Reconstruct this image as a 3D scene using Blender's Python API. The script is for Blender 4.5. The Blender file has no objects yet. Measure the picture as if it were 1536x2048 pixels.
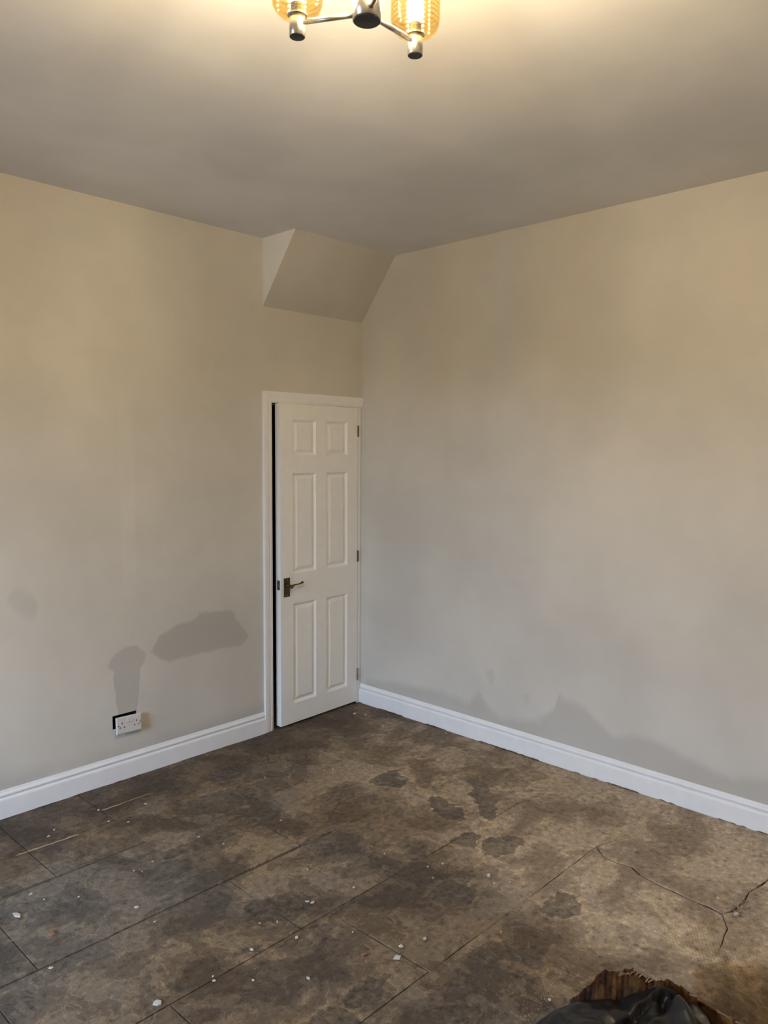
import bpy, bmesh, math, random
from mathutils import Vector, Matrix, noise

# ------------------------------------------------------------------ camera, world, exposure
scene = bpy.context.scene
COL = scene.collection
random.seed(7)

CAM = Vector((-3.65322, -3.68242, 1.72))
YAW, PITCH, ROLL, FPX = 0.759772, -0.0801113, 0.0061904, 1550.609
fwd = Vector((math.cos(PITCH)*math.cos(YAW), math.cos(PITCH)*math.sin(YAW), math.sin(PITCH)))
r0 = fwd.cross(Vector((0, 0, 1))).normalized(); u0 = r0.cross(fwd)
rgt = r0*math.cos(ROLL) + u0*math.sin(ROLL); upv = -r0*math.sin(ROLL) + u0*math.cos(ROLL)
cd = bpy.data.cameras.new('camera'); cam = bpy.data.objects.new('camera', cd); COL.objects.link(cam)
cd.sensor_fit = 'VERTICAL'; cd.sensor_height = 24.0; cd.lens = FPX/2048*24.0; cd.clip_start = 0.02
m3 = Matrix((rgt, upv, -fwd)).transposed()
cam.matrix_world = Matrix.Translation(CAM) @ m3.to_4x4()
scene.camera = cam

SKY_STRENGTH = 36.0
SKY_COLOR = (0.52, 0.69, 1.0, 1)
BULB_STRENGTH = 1090.0
BULB_COLOR = (1.0, 0.905, 0.98, 1)
EXPOSURE = 0.0
world = bpy.data.worlds.new('overcast_sky'); scene.world = world; world.use_nodes = True
bg = world.node_tree.nodes['Background']; bg.inputs[0].default_value = SKY_COLOR; bg.inputs[1].default_value = SKY_STRENGTH
# light portal lying in the window opening (guides sampling of the sky only)
WIN_Y0, WIN_Y1, WIN_Z0, WIN_Z1 = -2.35, -0.75, 0.55, 2.05
RX, RY, H = -5.15, -5.2, 2.935
pl = bpy.data.lights.new('window_daylight', 'AREA'); po = bpy.data.objects.new('window_daylight', pl); COL.objects.link(po)
pl.shape = 'RECTANGLE'; pl.size = WIN_Z1-WIN_Z0; pl.size_y = WIN_Y1-WIN_Y0; pl.cycles.is_portal = True
po.location = (RX-0.13, (WIN_Y0+WIN_Y1)/2, (WIN_Z0+WIN_Z1)/2); po.rotation_euler = (0, -math.pi/2, 0)

vs = scene.view_settings
scene.display_settings.display_device = 'sRGB'
vs.view_transform = 'Standard'; vs.look = 'None'; vs.gamma = 1.0; vs.use_curve_mapping = False; vs.exposure = EXPOSURE
cy = scene.cycles
cy.use_denoising = True; cy.max_bounces = 7; cy.diffuse_bounces = 4; cy.adaptive_threshold = 0.08; cy.use_light_tree = False; cy.transparent_max_bounces = 16
cy.caustics_reflective = False; cy.caustics_refractive = False; cy.sample_clamp_indirect = 6.0

# ------------------------------------------------------------------ node helpers
def s2l(c):
    return tuple(((v/255)/12.92 if v/255 <= 0.04045 else ((v/255+0.055)/1.055)**2.4) for v in c) + (1.0,)

class NT:
    def __init__(self, name):
        self.m = bpy.data.materials.new(name); self.m.use_nodes = True
        self.t = self.m.node_tree; self.t.nodes.clear()
        self.out = self.t.nodes.new('ShaderNodeOutputMaterial')
    def n(self, typ, **kw):
        nd = self.t.nodes.new(typ)
        for k, v in kw.items(): setattr(nd, k, v)
        return nd
    def put(self, sock, v):
        if v is None: return
        if isinstance(v, bpy.types.NodeSocket): self.t.links.new(v, sock)
        else: sock.default_value = v
    def math(self, op, a, b=None, c=None, clamp=False):
        nd = self.n('ShaderNodeMath', operation=op, use_clamp=clamp)
        self.put(nd.inputs[0], a); self.put(nd.inputs[1], b)
        if c is not None: self.put(nd.inputs[2], c)
        return nd.outputs[0]
    def vmath(self, op, a, b=None):
        nd = self.n('ShaderNodeVectorMath', operation=op)
        self.put(nd.inputs[0], a); self.put(nd.inputs[1], b)
        return nd.outputs['Value'] if op in ('LENGTH', 'DOT_PRODUCT', 'DISTANCE') else nd.outputs[0]
    def rng(self, v, a, b, c=0.0, d=1.0, smooth=True):
        nd = self.n('ShaderNodeMapRange', interpolation_type='SMOOTHSTEP' if smooth else 'LINEAR')
        for k, x in enumerate((v, a, b, c, d)): self.put(nd.inputs[k], x)
        return nd.outputs[0]
    def noise(self, vec, scale, detail=4, rough=0.55, col=False, dist=0.0):
        nd = self.n('ShaderNodeTexNoise'); self.put(nd.inputs['Vector'], vec)
        nd.inputs['Scale'].default_value = scale; nd.inputs['Detail'].default_value = detail
        nd.inputs['Roughness'].default_value = rough; nd.inputs['Distortion'].default_value = dist
        return nd.outputs['Color'] if col else nd.outputs[0]
    def mix(self, f, a, b, blend='MIX'):
        nd = self.n('ShaderNodeMix', data_type='RGBA', blend_type=blend)
        self.put(nd.inputs[0], f); self.put(nd.inputs[6], a); self.put(nd.inputs[7], b)
        return nd.outputs[2]
    def pos(self):
        return self.n('ShaderNodeNewGeometry').outputs['Position']
    def xyz(self, v):
        nd = self.n('ShaderNodeSeparateXYZ'); self.put(nd.inputs[0], v); return nd.outputs
    def curve(self, v, x0, x1, pts, z0, z1):
        """value v in [x0,x1] -> height in [z0,z1] along a polyline"""
        t = self.rng(v, x0, x1, 0, 1, smooth=False)
        nd = self.n('ShaderNodeFloatCurve'); self.put(nd.inputs['Value'], t)
        c = nd.mapping.curves[0]
        P = [((x-x0)/(x1-x0), (z-z0)/(z1-z0)) for x, z in pts]
        while len(c.points) < len(P): c.points.new(0.5, 0.5)
        for q, (a, b) in zip(c.points, P): q.location = (a, b); q.handle_type = 'VECTOR'
        nd.mapping.update()
        return self.rng(nd.outputs[0], 0, 1, z0, z1, smooth=False)
    def ellipse(self, vec, cx, cy_, rx, ry, rot):
        """distance field of an ellipse; the angle is rounded to 22.5 degrees so that four turned copies of the position serve all of them"""
        k = round(rot/(math.pi/8)) % 8
        if k >= 4: k -= 4; rx, ry = ry, rx
        th = k*math.pi/8; cache = self.__dict__.setdefault('turned', {}); key = (vec.node.name, k)
        if key not in cache:
            if k == 0: cache[key] = vec
            else:
                nd = self.n('ShaderNodeMapping', vector_type='POINT'); self.put(nd.inputs[0], vec); nd.inputs['Rotation'].default_value = (0, 0, -th); cache[key] = nd.outputs[0]
        X, Y = cx*math.cos(th)+cy_*math.sin(th), -cx*math.sin(th)+cy_*math.cos(th)
        nd = self.n('ShaderNodeVectorMath', operation='MULTIPLY_ADD'); self.put(nd.inputs[0], cache[key])
        nd.inputs[1].default_value = (1/rx, 1/ry, 0); nd.inputs[2].default_value = (-X/rx, -Y/ry, 0)
        return self.vmath('LENGTH', nd.outputs[0])
    def principled(self, base, rough=0.5, metal=0.0, spec=0.5, bump=None, strength=0.2, dist=0.01, **kw):
        b = self.n('ShaderNodeBsdfPrincipled')
        self.put(b.inputs['Base Color'], base); self.put(b.inputs['Roughness'], rough)
        b.inputs['Metallic'].default_value = metal; b.inputs['Specular IOR Level'].default_value = spec
        for k, v in kw.items(): self.put(b.inputs[k.replace('_', ' ')], v)
        if bump is not None:
            bn = self.n('ShaderNodeBump'); bn.inputs['Strength'].default_value = strength; bn.inputs['Distance'].default_value = dist
            self.put(bn.inputs['Height'], bump); self.t.links.new(bn.outputs[0], b.inputs['Normal'])
        self.t.links.new(b.outputs[0], self.out.inputs[0])
        return self.m

# ------------------------------------------------------------------ materials
WALL = (0.62, 0.595, 0.535, 1)

def wall_material(name, axis, stains=(), light=(), base=WALL):
    t = NT(name); p = t.pos(); x, y, z = t.xyz(p)[:3]; u = x if axis == 'x' else y
    cloud = t.noise(p, 1.1, 4, 0.55)
    wob, wob2 = t.xyz(t.noise(p, 9, 3, 0.6, col=True))[:2] if (stains or light) else (0.5, 0.5)
    col = t.mix(t.rng(cloud, 0.3, 0.72), tuple(v*0.90 for v in base[:3])+(1,), tuple(min(1, v*1.07) for v in base[:3])+(1,))
    uu = t.math('ADD', u, t.math('MULTIPLY', t.math('SUBTRACT', wob, 0.5), 0.05))
    zz = t.math('ADD', z, t.math('MULTIPLY', t.math('SUBTRACT', wob2, 0.5), 0.05))
    for top, bot, soft, dark in stains:
        x0, x1 = top[0][0], top[-1][0]
        zt = t.curve(uu, x0, x1, top, 0, 2); mk = t.rng(t.math('SUBTRACT', zt, zz), -soft, soft)
        if bot:
            zb = t.curve(uu, x0, x1, bot, 0, 2); mk = t.math('MULTIPLY', mk, t.rng(t.math('SUBTRACT', zz, zb), -soft, soft))
        mk = t.math('MULTIPLY', mk, t.rng(uu, x0-0.01, x0+0.02)); mk = t.math('MULTIPLY', mk, t.rng(uu, x1-0.02, x1+0.01, 1, 0))
        mk = t.math('MULTIPLY', mk, t.rng(cloud, 0.2, 0.6, 0.75, 1.0))
        col = t.mix(mk, col, t.mix(1.0, col, (dark, dark*1.005, dark*1.015, 1), 'MULTIPLY'))
    for (a, b, c, d, soft, gain) in light:      # filled cable chases, softer or lighter plaster
        mk = t.math('MULTIPLY', t.math('MULTIPLY', t.rng(uu, a-soft, a+soft), t.rng(uu, b-soft, b+soft, 1, 0)),
                    t.math('MULTIPLY', t.rng(zz, c-0.15, c+0.15), t.rng(zz, d-0.25, d+0.25, 1, 0)))
        col = t.mix(mk, col, t.mix(1.0, col, (gain, gain, gain, 1), 'MULTIPLY'))
    return t.principled(col, 0.82, spec=0.25, bump=t.noise(p, 7, 2, 0.65), strength=0.10, dist=0.01)

cloud_top = [(-1.57, .64), (-1.52, .71), (-1.42, .76), (-1.32, .77), (-1.27, .81), (-1.15, .80), (-1.05, .785), (-1.02, .73), (-0.96, .66), (-0.93, .62)]
cloud_bot = [(-1.57, .63), (-1.53, .60), (-1.46, .57), (-1.37, .575), (-1.20, .58), (-1.05, .575), (-0.98, .58), (-0.93, .61)]
tee_top = [(-1.82, .61), (-1.77, .67), (-1.71, .70), (-1.64, .685), (-1.59, .63)]
tee_bot = [(-1.82, .60), (-1.785, .58), (-1.775, .48), (-1.765, .33), (-1.66, .33), (-1.635, .47), (-1.625, .575), (-1.59, .61)]
faint_top = [(-2.30, 1.02), (-2.26, 1.06), (-2.18, 1.03), (-2.15, .97)]
faint_bot = [(-2.30, 1.0), (-2.22, .93), (-2.17, .91), (-2.15, .95)]
base_damp_l = [(-4.4, .05), (-3.2, .22), (-2.7, .24), (-2.4, .20), (-2.0, .15), (-1.6, .14), (-0.8, .17)]
M_WALL_L = wall_material('greige_wall_paint_damp_patches', 'x',
    [(cloud_top, cloud_bot, .012, .76), (tee_top, tee_bot, .012, .80), (faint_top, faint_bot, .03, .90), (base_damp_l, None, .07, .76)],
    [(-1.725, -1.645, 1.0, 2.0, .012, 1.035), (-2.6, -2.3, 1.3, 1.9, .15, .97)])
damp_r = [(-4.2, .05), (-3.5, .16), (-2.95, .27), (-2.61, .25), (-2.45, .20), (-2.32, .23), (-2.19, .26), (-2.12, .28), (-1.97, .28), (-1.85, .245), (-1.75, .31), (-1.69, .36), (-1.59, .38), (-1.53, .40),
          (-1.50, .30), (-1.42, .22), (-1.17, .17), (-1.07, .21), (-1.0, .28), (-0.93, .21), (-0.70, .23), (-0.40, .21), (-0.06, .17)]
spot1t = [(-1.115, .42), (-1.08, .45), (-1.04, .42)]; spot1b = [(-1.115, .40), (-1.08, .35), (-1.04, .39)]
spot2t = [(-1.36, .34), (-1.33, .37), (-1.30, .34)]; spot2b = [(-1.36, .33), (-1.33, .30), (-1.30, .33)]
M_WALL_R = wall_material('greige_wall_paint_damp_foot', 'y',
    [(damp_r, None, .035, .82), (spot1t, spot1b, .02, .92), (spot2t, spot2b, .02, .91)],
    [(-0.55, -0.15, .35, 1.4, .12, .95), (-1.35, -0.75, .75, 1.35, .12, .97)])
M_WALL = wall_material('greige_wall_paint', 'x')
M_CEIL = wall_material('matt_ceiling_paint', 'x', base=(0.76, 0.765, 0.77, 1))
M_SOFF = wall_material('wall_paint_shaded_soffit', 'x', base=(0.55, 0.53, 0.485, 1))  # wall paint copy, darkened to put the slope's shade into its colour

def simple(name, col, rough=0.5, metal=0.0, spec=0.5, nscale=0, nstr=0.1, var=0.0, **kw):
    t = NT(name); p = t.pos(); base = col
    if var:
        base = t.mix(t.rng(t.noise(p, 14, 4), 0.3, 0.7), tuple(c*(1-var) for c in col[:3])+(1,), tuple(min(1, c*(1+var)) for c in col[:3])+(1,))
    return t.principled(base, rough, metal, spec, bump=t.noise(p, nscale, 3) if nscale else None, strength=nstr, dist=0.004, **kw)

M_GLOSS = simple('white_satin_woodwork_paint', (0.84, 0.84, 0.84, 1), 0.33, nscale=12, nstr=0.03, var=0.02)
M_DOOR = simple('white_satin_door_paint', (0.88, 0.875, 0.85, 1), 0.36, nscale=45, nstr=0.05, var=0.015)
M_DARK = simple('shade_black_cupboard_lining', (0.02, 0.019, 0.018, 1), 0.9, var=0.2)  # near-black colour puts the cupboard's shade into its lining
M_BRASS = simple('aged_dark_brass', (0.10, 0.078, 0.03, 1), 0.42, metal=0.75, var=0.25)
M_STEEL = simple('dull_steel', (0.22, 0.23, 0.25, 1), 0.4, metal=0.9)
M_CHROME = simple('brushed_nickel', (0.80, 0.75, 0.66, 1), 0.26, metal=1.0)
M_CAP = simple('dark_reflection_and_socket', (0.05, 0.05, 0.05, 1), 0.35, metal=0.6)  # dark undersides paint in the reflected floor; lamp sockets share the metal
M_PLASTIC = simple('white_socket_plastic', (0.62, 0.60, 0.58, 1), 0.35, var=0.01)
M_BLACK = simple('black_back_box', (0.008, 0.008, 0.008, 1), 0.6)
M_HOLE = simple('socket_slot_black', (0.01, 0.01, 0.01, 1), 0.7)
M_CABLE = simple('grey_cable_sheath', (0.25, 0.25, 0.26, 1), 0.5)
M_CHIP = simple('white_plaster_flake', (0.55, 0.52, 0.47, 1), 0.8, var=0.15)
M_TERRA = simple('terracotta_flake', (0.26, 0.13, 0.07, 1), 0.85, var=0.2)
M_MORTAR = simple('pale_yellow_mortar', (0.30, 0.235, 0.13, 1), 0.9, nscale=120, nstr=0.4, var=0.3)
M_GROUND = simple('garden_paving', (0.16, 0.15, 0.13, 1), 0.9, var=0.2)

def glass(name, tint, lo=0.03, hi=0.55, bands=False):
    t = NT(name); lw = t.n('ShaderNodeLayerWeight'); lw.inputs[0].default_value = 0.35
    tr = t.n('ShaderNodeBsdfTransparent'); tr.inputs[0].default_value = tint
    gl = t.n('ShaderNodeBsdfGlossy'); gl.inputs['Roughness'].default_value = 0.06; gl.inputs[0].default_value = (0.95, 0.93, 0.9, 1)
    if bands:
        z = t.xyz(t.n('ShaderNodeTexCoord').outputs['Object'])[2]
        bn = t.n('ShaderNodeBump'); bn.inputs['Strength'].default_value = 0.35; bn.inputs['Distance'].default_value = 0.004
        t.put(bn.inputs['Height'], t.math('SINE', t.math('MULTIPLY', z, 700.0))); t.t.links.new(bn.outputs[0], gl.inputs['Normal'])
    mx = t.n('ShaderNodeMixShader'); t.put(mx.inputs[0], t.rng(lw.outputs['Fresnel'], 0, 1, lo, hi, smooth=False))
    t.t.links.new(tr.outputs[0], mx.inputs[1]); t.t.links.new(gl.outputs[0], mx.inputs[2]); t.t.links.new(mx.outputs[0], t.out.inputs[0])
    return t.m
M_SHADE = glass('clear_glass_amber_glow_tint', (0.97, 0.89, 0.66, 1), 0.03, 0.30, True)  # amber tint puts the bulbs' warm glow into the clear glass
M_PANE = glass('window_glass', (0.95, 0.97, 0.97, 1), 0.03, 0.6)
def emitter(name, col, s):
    t = NT(name); e = t.n('ShaderNodeEmission'); e.inputs[0].default_value = col; e.inputs[1].default_value = s
    t.t.links.new(e.outputs[0], t.out.inputs[0]); return t.m
M_BULB = emitter('warm_filament_bulb', BULB_COLOR, BULB_STRENGTH)

# --- stone floor: one world-space pattern shared by all stones, so stains run across joints
DARK = [  # polygons of bare dark stone where the old skim has flaked away
 [(-1.37,-1.79),(-1.29,-1.90),(-1.34,-1.95),(-1.48,-1.89)], [(-1.19,-2.19),(-1.10,-2.18),(-1.05,-2.26),(-1.17,-2.31),(-1.22,-2.25)],
 [(-1.59,-2.16),(-1.52,-2.18),(-1.50,-2.30),(-1.62,-2.20)], [(-1.48,-2.24),(-1.44,-2.33),(-1.50,-2.39),(-1.57,-2.30)],
 [(-.97,-1.74),(-.84,-1.78),(-.83,-1.86),(-.97,-1.89),(-1.05,-1.81)], [(-1.03,-1.65),(-.95,-1.65),(-.91,-1.71),(-1.06,-1.71)],
 [(-1.80,-2.18),(-1.75,-2.20),(-1.75,-2.24),(-1.79,-2.23)], [(-1.88,-2.27),(-1.80,-2.30),(-1.83,-2.35),(-1.92,-2.31)],
 [(-.80,-1.26),(-.74,-1.40),(-.84,-1.53),(-.89,-1.48),(-.85,-1.37)], [(-.49,-1.32),(-.45,-1.40),(-.70,-1.62),(-.76,-1.58)],
 [(-1.51,-1.16),(-1.38,-1.17),(-1.38,-1.20),(-1.53,-1.20)], [(-2.21,-1.58),(-2.11,-1.58),(-2.10,-1.60),(-2.17,-1.62)],
 [(-2.41,-1.56),(-2.35,-1.61),(-2.38,-1.64),(-2.43,-1.59)], [(-1.64,-.47),(-1.42,-.49),(-1.39,-.61),(-1.48,-.68),(-1.76,-.66)],
 [(-1.39,-.27),(-1.28,-.34),(-1.31,-.42),(-1.40,-.36)], [(-1.24,-1.53),(-1.18,-1.58),(-1.20,-1.62),(-1.26,-1.59)],
 [(-2.04,-1.38),(-1.77,-1.44),(-1.86,-1.58),(-1.95,-1.50)], [(-.83,-.92),(-.70,-.95),(-.72,-1.08),(-.85,-1.05)],
 [(-2.03,-1.98),(-1.9,-2.02),(-1.95,-2.08),(-2.08,-2.04)], [(-2.3,-2.0),(-2.1,-2.05),(-2.15,-2.2),(-2.35,-2.15)],

 [(-1.95,-.80),(-1.6,-.82),(-1.62,-.9),(-1.95,-.88)]]
def ell(poly):
    n = len(poly); cx = sum(a for a, _ in poly)/n; cy_ = sum(b for _, b in poly)/n
    sxx = sum((a-cx)**2 for a, _ in poly)/n; syy = sum((b-cy_)**2 for _, b in poly)/n; sxy = sum((a-cx)*(b-cy_) for a, b in poly)/n
    th = 0.5*math.atan2(2*sxy, sxx-syy); k = math.sqrt(((sxx-syy)/2)**2+sxy**2); mm = (sxx+syy)/2
    return cx, cy_, 1.38*math.sqrt(mm+k), 1.38*math.sqrt(max(mm-k, 1e-5)), th

def floor_material(name, joint=False):
    t = NT(name); p = t.pos()
    wc = t.noise(p, 2.3, 4, 0.6, col=True)                       # slow warp
    wv = t.vmath('SCALE', t.vmath('SUBTRACT', wc, (0.5, 0.5, 0.5)), None); wv.node.inputs['Scale'].default_value = 0.45
    q2 = t.vmath('ADD', p, wv)
    lay = t.noise(q2, 3.2, 7, 0.66)                              # riven layers
    grain = t.noise(p, 34, 5, 0.72)
    big = t.xyz(wc)[0]
    fv = t.vmath('SCALE', t.vmath('SUBTRACT', t.noise(p, 11, 5, 0.65, col=True), (0.5, 0.5, 0.5)), None); fv.node.inputs['Scale'].default_value = 0.17
    q = t.vmath('ADD', p, fv)                                     # ragged outlines of the patches
    if joint:
        col = t.mix(t.rng(grain, 0.35, 0.65), (0.060, 0.049, 0.038, 1), (0.125, 0.103, 0.079, 1))
        col = t.mix(t.rng(t.ellipse(q, -0.45, -2.40, 0.85, 0.75, 0.0), 0.9, 1.1, 1, 0), col, (0.030, 0.022, 0.015, 1))
        return t.principled(col, 0.9, spec=0.2, bump=grain, strength=0.4, dist=0.006)
    warm = t.rng(big, 0.40, 0.60)
    low = t.mix(warm, (0.076, 0.066, 0.057, 1), (0.086, 0.065, 0.045, 1))
    mid = t.mix(warm, (0.122, 0.104, 0.086, 1), (0.140, 0.109, 0.076, 1))
    top = t.mix(warm, (0.178, 0.154, 0.126, 1), (0.205, 0.164, 0.115, 1))
    s1 = t.rng(lay, 0.440, 0.462); s2 = t.rng(lay, 0.535, 0.553)
    col = t.mix(s1, low, mid); col = t.mix(s2, col, top)
    # sandy cement skim to the right, grey zone at left painting in the cool daylight, red-brown strip along the left wall
    skim = t.math('MULTIPLY', t.rng(t.ellipse(q, -0.45, -2.40, 0.92, 1.00, 0.0), 0.60, 1.10, 1, 0), 0.88)
    skc = t.mix(t.rng(lay, 0.36, 0.62), (0.310, 0.256, 0.200, 1), (0.520, 0.458, 0.385, 1))
    col = t.mix(skim, col, skc)
    sz = t.rng(t.ellipse(q, -0.35, -1.35, 0.85, 1.25, 0.0), 0.45, 1.2, 1, 0)
    col = t.mix(t.math('MULTIPLY', sz, 0.75), col, t.mix(t.rng(lay, 0.42, 0.58), (0.185, 0.146, 0.104, 1), (0.345, 0.287, 0.220, 1)))
    gz = t.rng(t.ellipse(q, -2.45, -0.95, 0.72, 0.52, 0.0), 0.35, 1.2, 1, 0)
    col = t.mix(t.math('MULTIPLY', gz, 0.62), col, t.mix(t.rng(lay, 0.40, 0.6), (0.066, 0.066, 0.066, 1), (0.116, 0.115, 0.113, 1)))
    rb = t.math('MULTIPLY', t.rng(t.xyz(q)[1], -0.62, -0.20), 0.6)
    col = t.mix(rb, col, t.mix(t.rng(lay, 0.40, 0.6), (0.055, 0.040, 0.031, 1), (0.100, 0.078, 0.058, 1)))
    bz = t.rng(t.ellipse(q, -2.30, -1.90, 0.95, 0.60, 0.0), 0.4, 1.15, 1, 0)
    col = t.mix(t.math('MULTIPLY', bz, 0.5), col, t.mix(t.rng(lay, 0.42, 0.58), (0.058, 0.044, 0.032, 1), (0.130, 0.100, 0.070, 1)))
    # per-stone tint
    g = t.math('MULTIPLY_ADD', t.n('ShaderNodeObjectInfo').outputs['Random'], 0.16, 0.92)
    gc = t.n('ShaderNodeCombineXYZ'); [t.put(gc.inputs[k], g) for k in range(3)]
    col = t.mix(1.0, col, gc.outputs[0], 'MULTIPLY')
    # bare dark islands with a pale broken rim
    dmin = None
    for poly in DARK:
        e = t.ellipse(q, *ell(poly)); dmin = e if dmin is None else t.math('MINIMUM', dmin, e)
    isl = t.rng(dmin, 0.95, 1.04, 1, 0)
    rim = t.math('MULTIPLY', t.rng(dmin, 1.0, 1.07, 0, 1), t.rng(dmin, 1.07, 1.30, 1, 0))
    e2 = t.math('MULTIPLY', t.rng(lay, 0.528, 0.541), t.rng(lay, 0.541, 0.565, 1, 0))     # lips of the flaking layers
    lip = t.math('MAXIMUM', rim, t.math('MULTIPLY', e2, 0.8))
    col = t.mix(t.math('MULTIPLY', lip, 0.65), col, t.mix(1.0, col, (1.55, 1.48, 1.30, 1), 'MULTIPLY'))
    col = t.mix(t.math('MULTIPLY', isl, t.rng(big, 0.36, 0.64, 0.85, 0.5)), col, t.mix(t.rng(grain, 0.35, 0.65), (0.052, 0.045, 0.038, 1), (0.096, 0.083, 0.070, 1)))
    # white paint and plaster splashes
    wmin = None
    for e in ((-.28, -2.16, .075, .05, .6), (-.485, -1.575, .03, .05, 0), (-.71, -1.045, .05, .022, -.6), (-.22, -.95, .07, .03, -.5), (-.10, -.62, .1, .05, .3), (-.6, -2.22, .09, .05, 1.2)):
        d = t.ellipse(q, *e); wmin = d if wmin is None else t.math('MINIMUM', wmin, d)
    col = t.mix(t.math('MULTIPLY', t.rng(wmin, 0.35, 1.2, 1, 0), 0.5), col, (0.36, 0.335, 0.29, 1))
    # woven hatch pressed into the skim
    rot = t.n('ShaderNodeMapping'); t.put(rot.inputs[0], p); rot.inputs['Rotation'].default_value = (0, 0, 0.25)
    hx, hy = t.xyz(rot.outputs[0])[:2]
    w = t.math('MULTIPLY', t.math('SINE', t.math('MULTIPLY', hx, 400.0)), t.math('SINE', t.math('MULTIPLY', hy, 400.0)))
    am = t.rng(t.ellipse(q, -1.0, -2.74, .22, .17, 0.5), 0.5, 1.1, 1, 0)
    col = t.mix(t.math('MULTIPLY', am, t.rng(w, -0.4, 0.6, 0, 0.5)), col, t.mix(1.0, col, (1.5, 1.45, 1.35, 1), 'MULTIPLY'))
    wet = t.rng(t.ellipse(q, -1.17, -2.93, .19, .17, 0.3), 0.75, 1.12, 1, 0)
    col = t.mix(wet, col, t.mix(1.0, col, (0.66, 0.58, 0.44, 1), 'MULTIPLY'))
    col = t.mix(1.0, col, (1.03, 0.975, 0.89, 1), 'MULTIPLY')
    # grain, dust and specks
    col = t.mix(t.math('MULTIPLY', t.rng(grain, 0.50, 0.66), 0.90), col, t.mix(1.0, col, (1.55, 1.50, 1.42, 1), 'MULTIPLY'))
    col = t.mix(t.math('MULTIPLY', t.rng(grain, 0.47, 0.34), 0.92), col, t.mix(1.0, col, (0.50, 0.50, 0.50, 1), 'MULTIPLY'))
    h = t.math('MULTIPLY', lay, 1.6); h = t.math('ADD', h, t.math('MULTIPLY', t.math('ADD', s1, s2), 0.10)); h = t.math('ADD', h, t.math('MULTIPLY', grain, 0.42))
    return t.principled(col, t.rng(isl, 0, 1, 0.66, 0.50, smooth=False), spec=0.30, bump=h, strength=0.6, dist=0.010)
M_FLAG = floor_material('worn_york_stone'); M_SCREED = M_FLAG; M_JOINT = floor_material('dirt_filled_joint', joint=True)

# ------------------------------------------------------------------ mesh helpers
def obj(name, bm, mat, parent=None, loc=None, rot=None, smooth=False, bevel=0):
    me = bpy.data.meshes.new(name); bmesh.ops.recalc_face_normals(bm, faces=bm.faces[:]); bm.to_mesh(me); bm.free()
    o = bpy.data.objects.new(name, me); COL.objects.link(o)
    for m in (mat if isinstance(mat, (list, tuple)) else [mat]): me.materials.append(m)
    if smooth:
        for f in me.polygons: f.use_smooth = True
    if parent: o.parent = parent
    if loc: o.location = loc
    if rot: o.rotation_euler = rot
    if bevel:
        md = o.modifiers.new('bevel', 'BEVEL'); md.width = bevel; md.segments = 2; md.limit_method = 'ANGLE'
    return o
def empty(name, loc, rz=0.0):
    o = bpy.data.objects.new(name, None); COL.objects.link(o); o.location = loc; o.rotation_euler = (0, 0, rz); o.empty_display_size = 0.1; return o
def tag(o, label, cat, group=None, kind=None):
    o['label'] = label; o['category'] = cat
    if group: o['group'] = group
    if kind: o['kind'] = kind
    return o
def box(bm, a, b):
    x0, y0, z0 = a; x1, y1, z1 = b
    v = [bm.verts.new(c) for c in ((x0,y0,z0),(x1,y0,z0),(x1,y1,z0),(x0,y1,z0),(x0,y0,z1),(x1,y0,z1),(x1,y1,z1),(x0,y1,z1))]
    for f in ((0,3,2,1),(4,5,6,7),(0,1,5,4),(1,2,6,5),(2,3,7,6),(3,0,4,7)): bm.faces.new([v[i] for i in f])
    return v
def bx(a, b):
    bm = bmesh.new(); box(bm, a, b); return bm
def lathe(prof, n=28, bm=None, c=(0, 0, 0), cap=True):
    bm = bm or bmesh.new(); rings = []
    for r, z in prof:
        rings.append([bm.verts.new((c[0]+r*math.cos(2*math.pi*k/n), c[1]+r*math.sin(2*math.pi*k/n), c[2]+z)) for k in range(n)])
    for A, B in zip(rings, rings[1:]):
        for k in range(n): bm.faces.new((A[k], A[(k+1)%n], B[(k+1)%n], B[k]))
    if cap:
        bm.faces.new(rings[0][::-1]); bm.faces.new(rings[-1])
    return bm
def tube(pts, rad, n=10, bm=None):
    bm = bm or bmesh.new(); rings = []
    pts = [Vector(q) for q in pts]
    for i, q in enumerate(pts):
        d = (pts[min(i+1, len(pts)-1)]-pts[max(i-1, 0)]).normalized()
        a = d.cross(Vector((0, 0, 1)) if abs(d.z) < 0.9 else Vector((1, 0, 0))).normalized(); b = d.cross(a)
        r = rad[i] if isinstance(rad, (list, tuple)) else rad
        rings.append([bm.verts.new(q+a*r*math.cos(2*math.pi*k/n)+b*r*math.sin(2*math.pi*k/n)) for k in range(n)])
    for A, B in zip(rings, rings[1:]):
        for k in range(n): bm.faces.new((A[k], A[(k+1)%n], B[(k+1)%n], B[k]))
    bm.faces.new(rings[0][::-1]); bm.faces.new(rings[-1]); return bm
def sweep(prof, path_fn, ts):
    """closed profile [(d,z)] swept: path_fn(t, d, z) -> xyz"""
    bm = bmesh.new(); rings = [[bm.verts.new(path_fn(t, d, z)) for d, z in prof] for t in ts]; n = len(prof)
    for A, B in zip(rings, rings[1:]):
        for k in range(n): bm.faces.new((A[k], A[(k+1)%n], B[(k+1)%n], B[k]))
    bm.faces.new(rings[0][::-1]); bm.faces.new(rings[-1]); return bm
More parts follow.
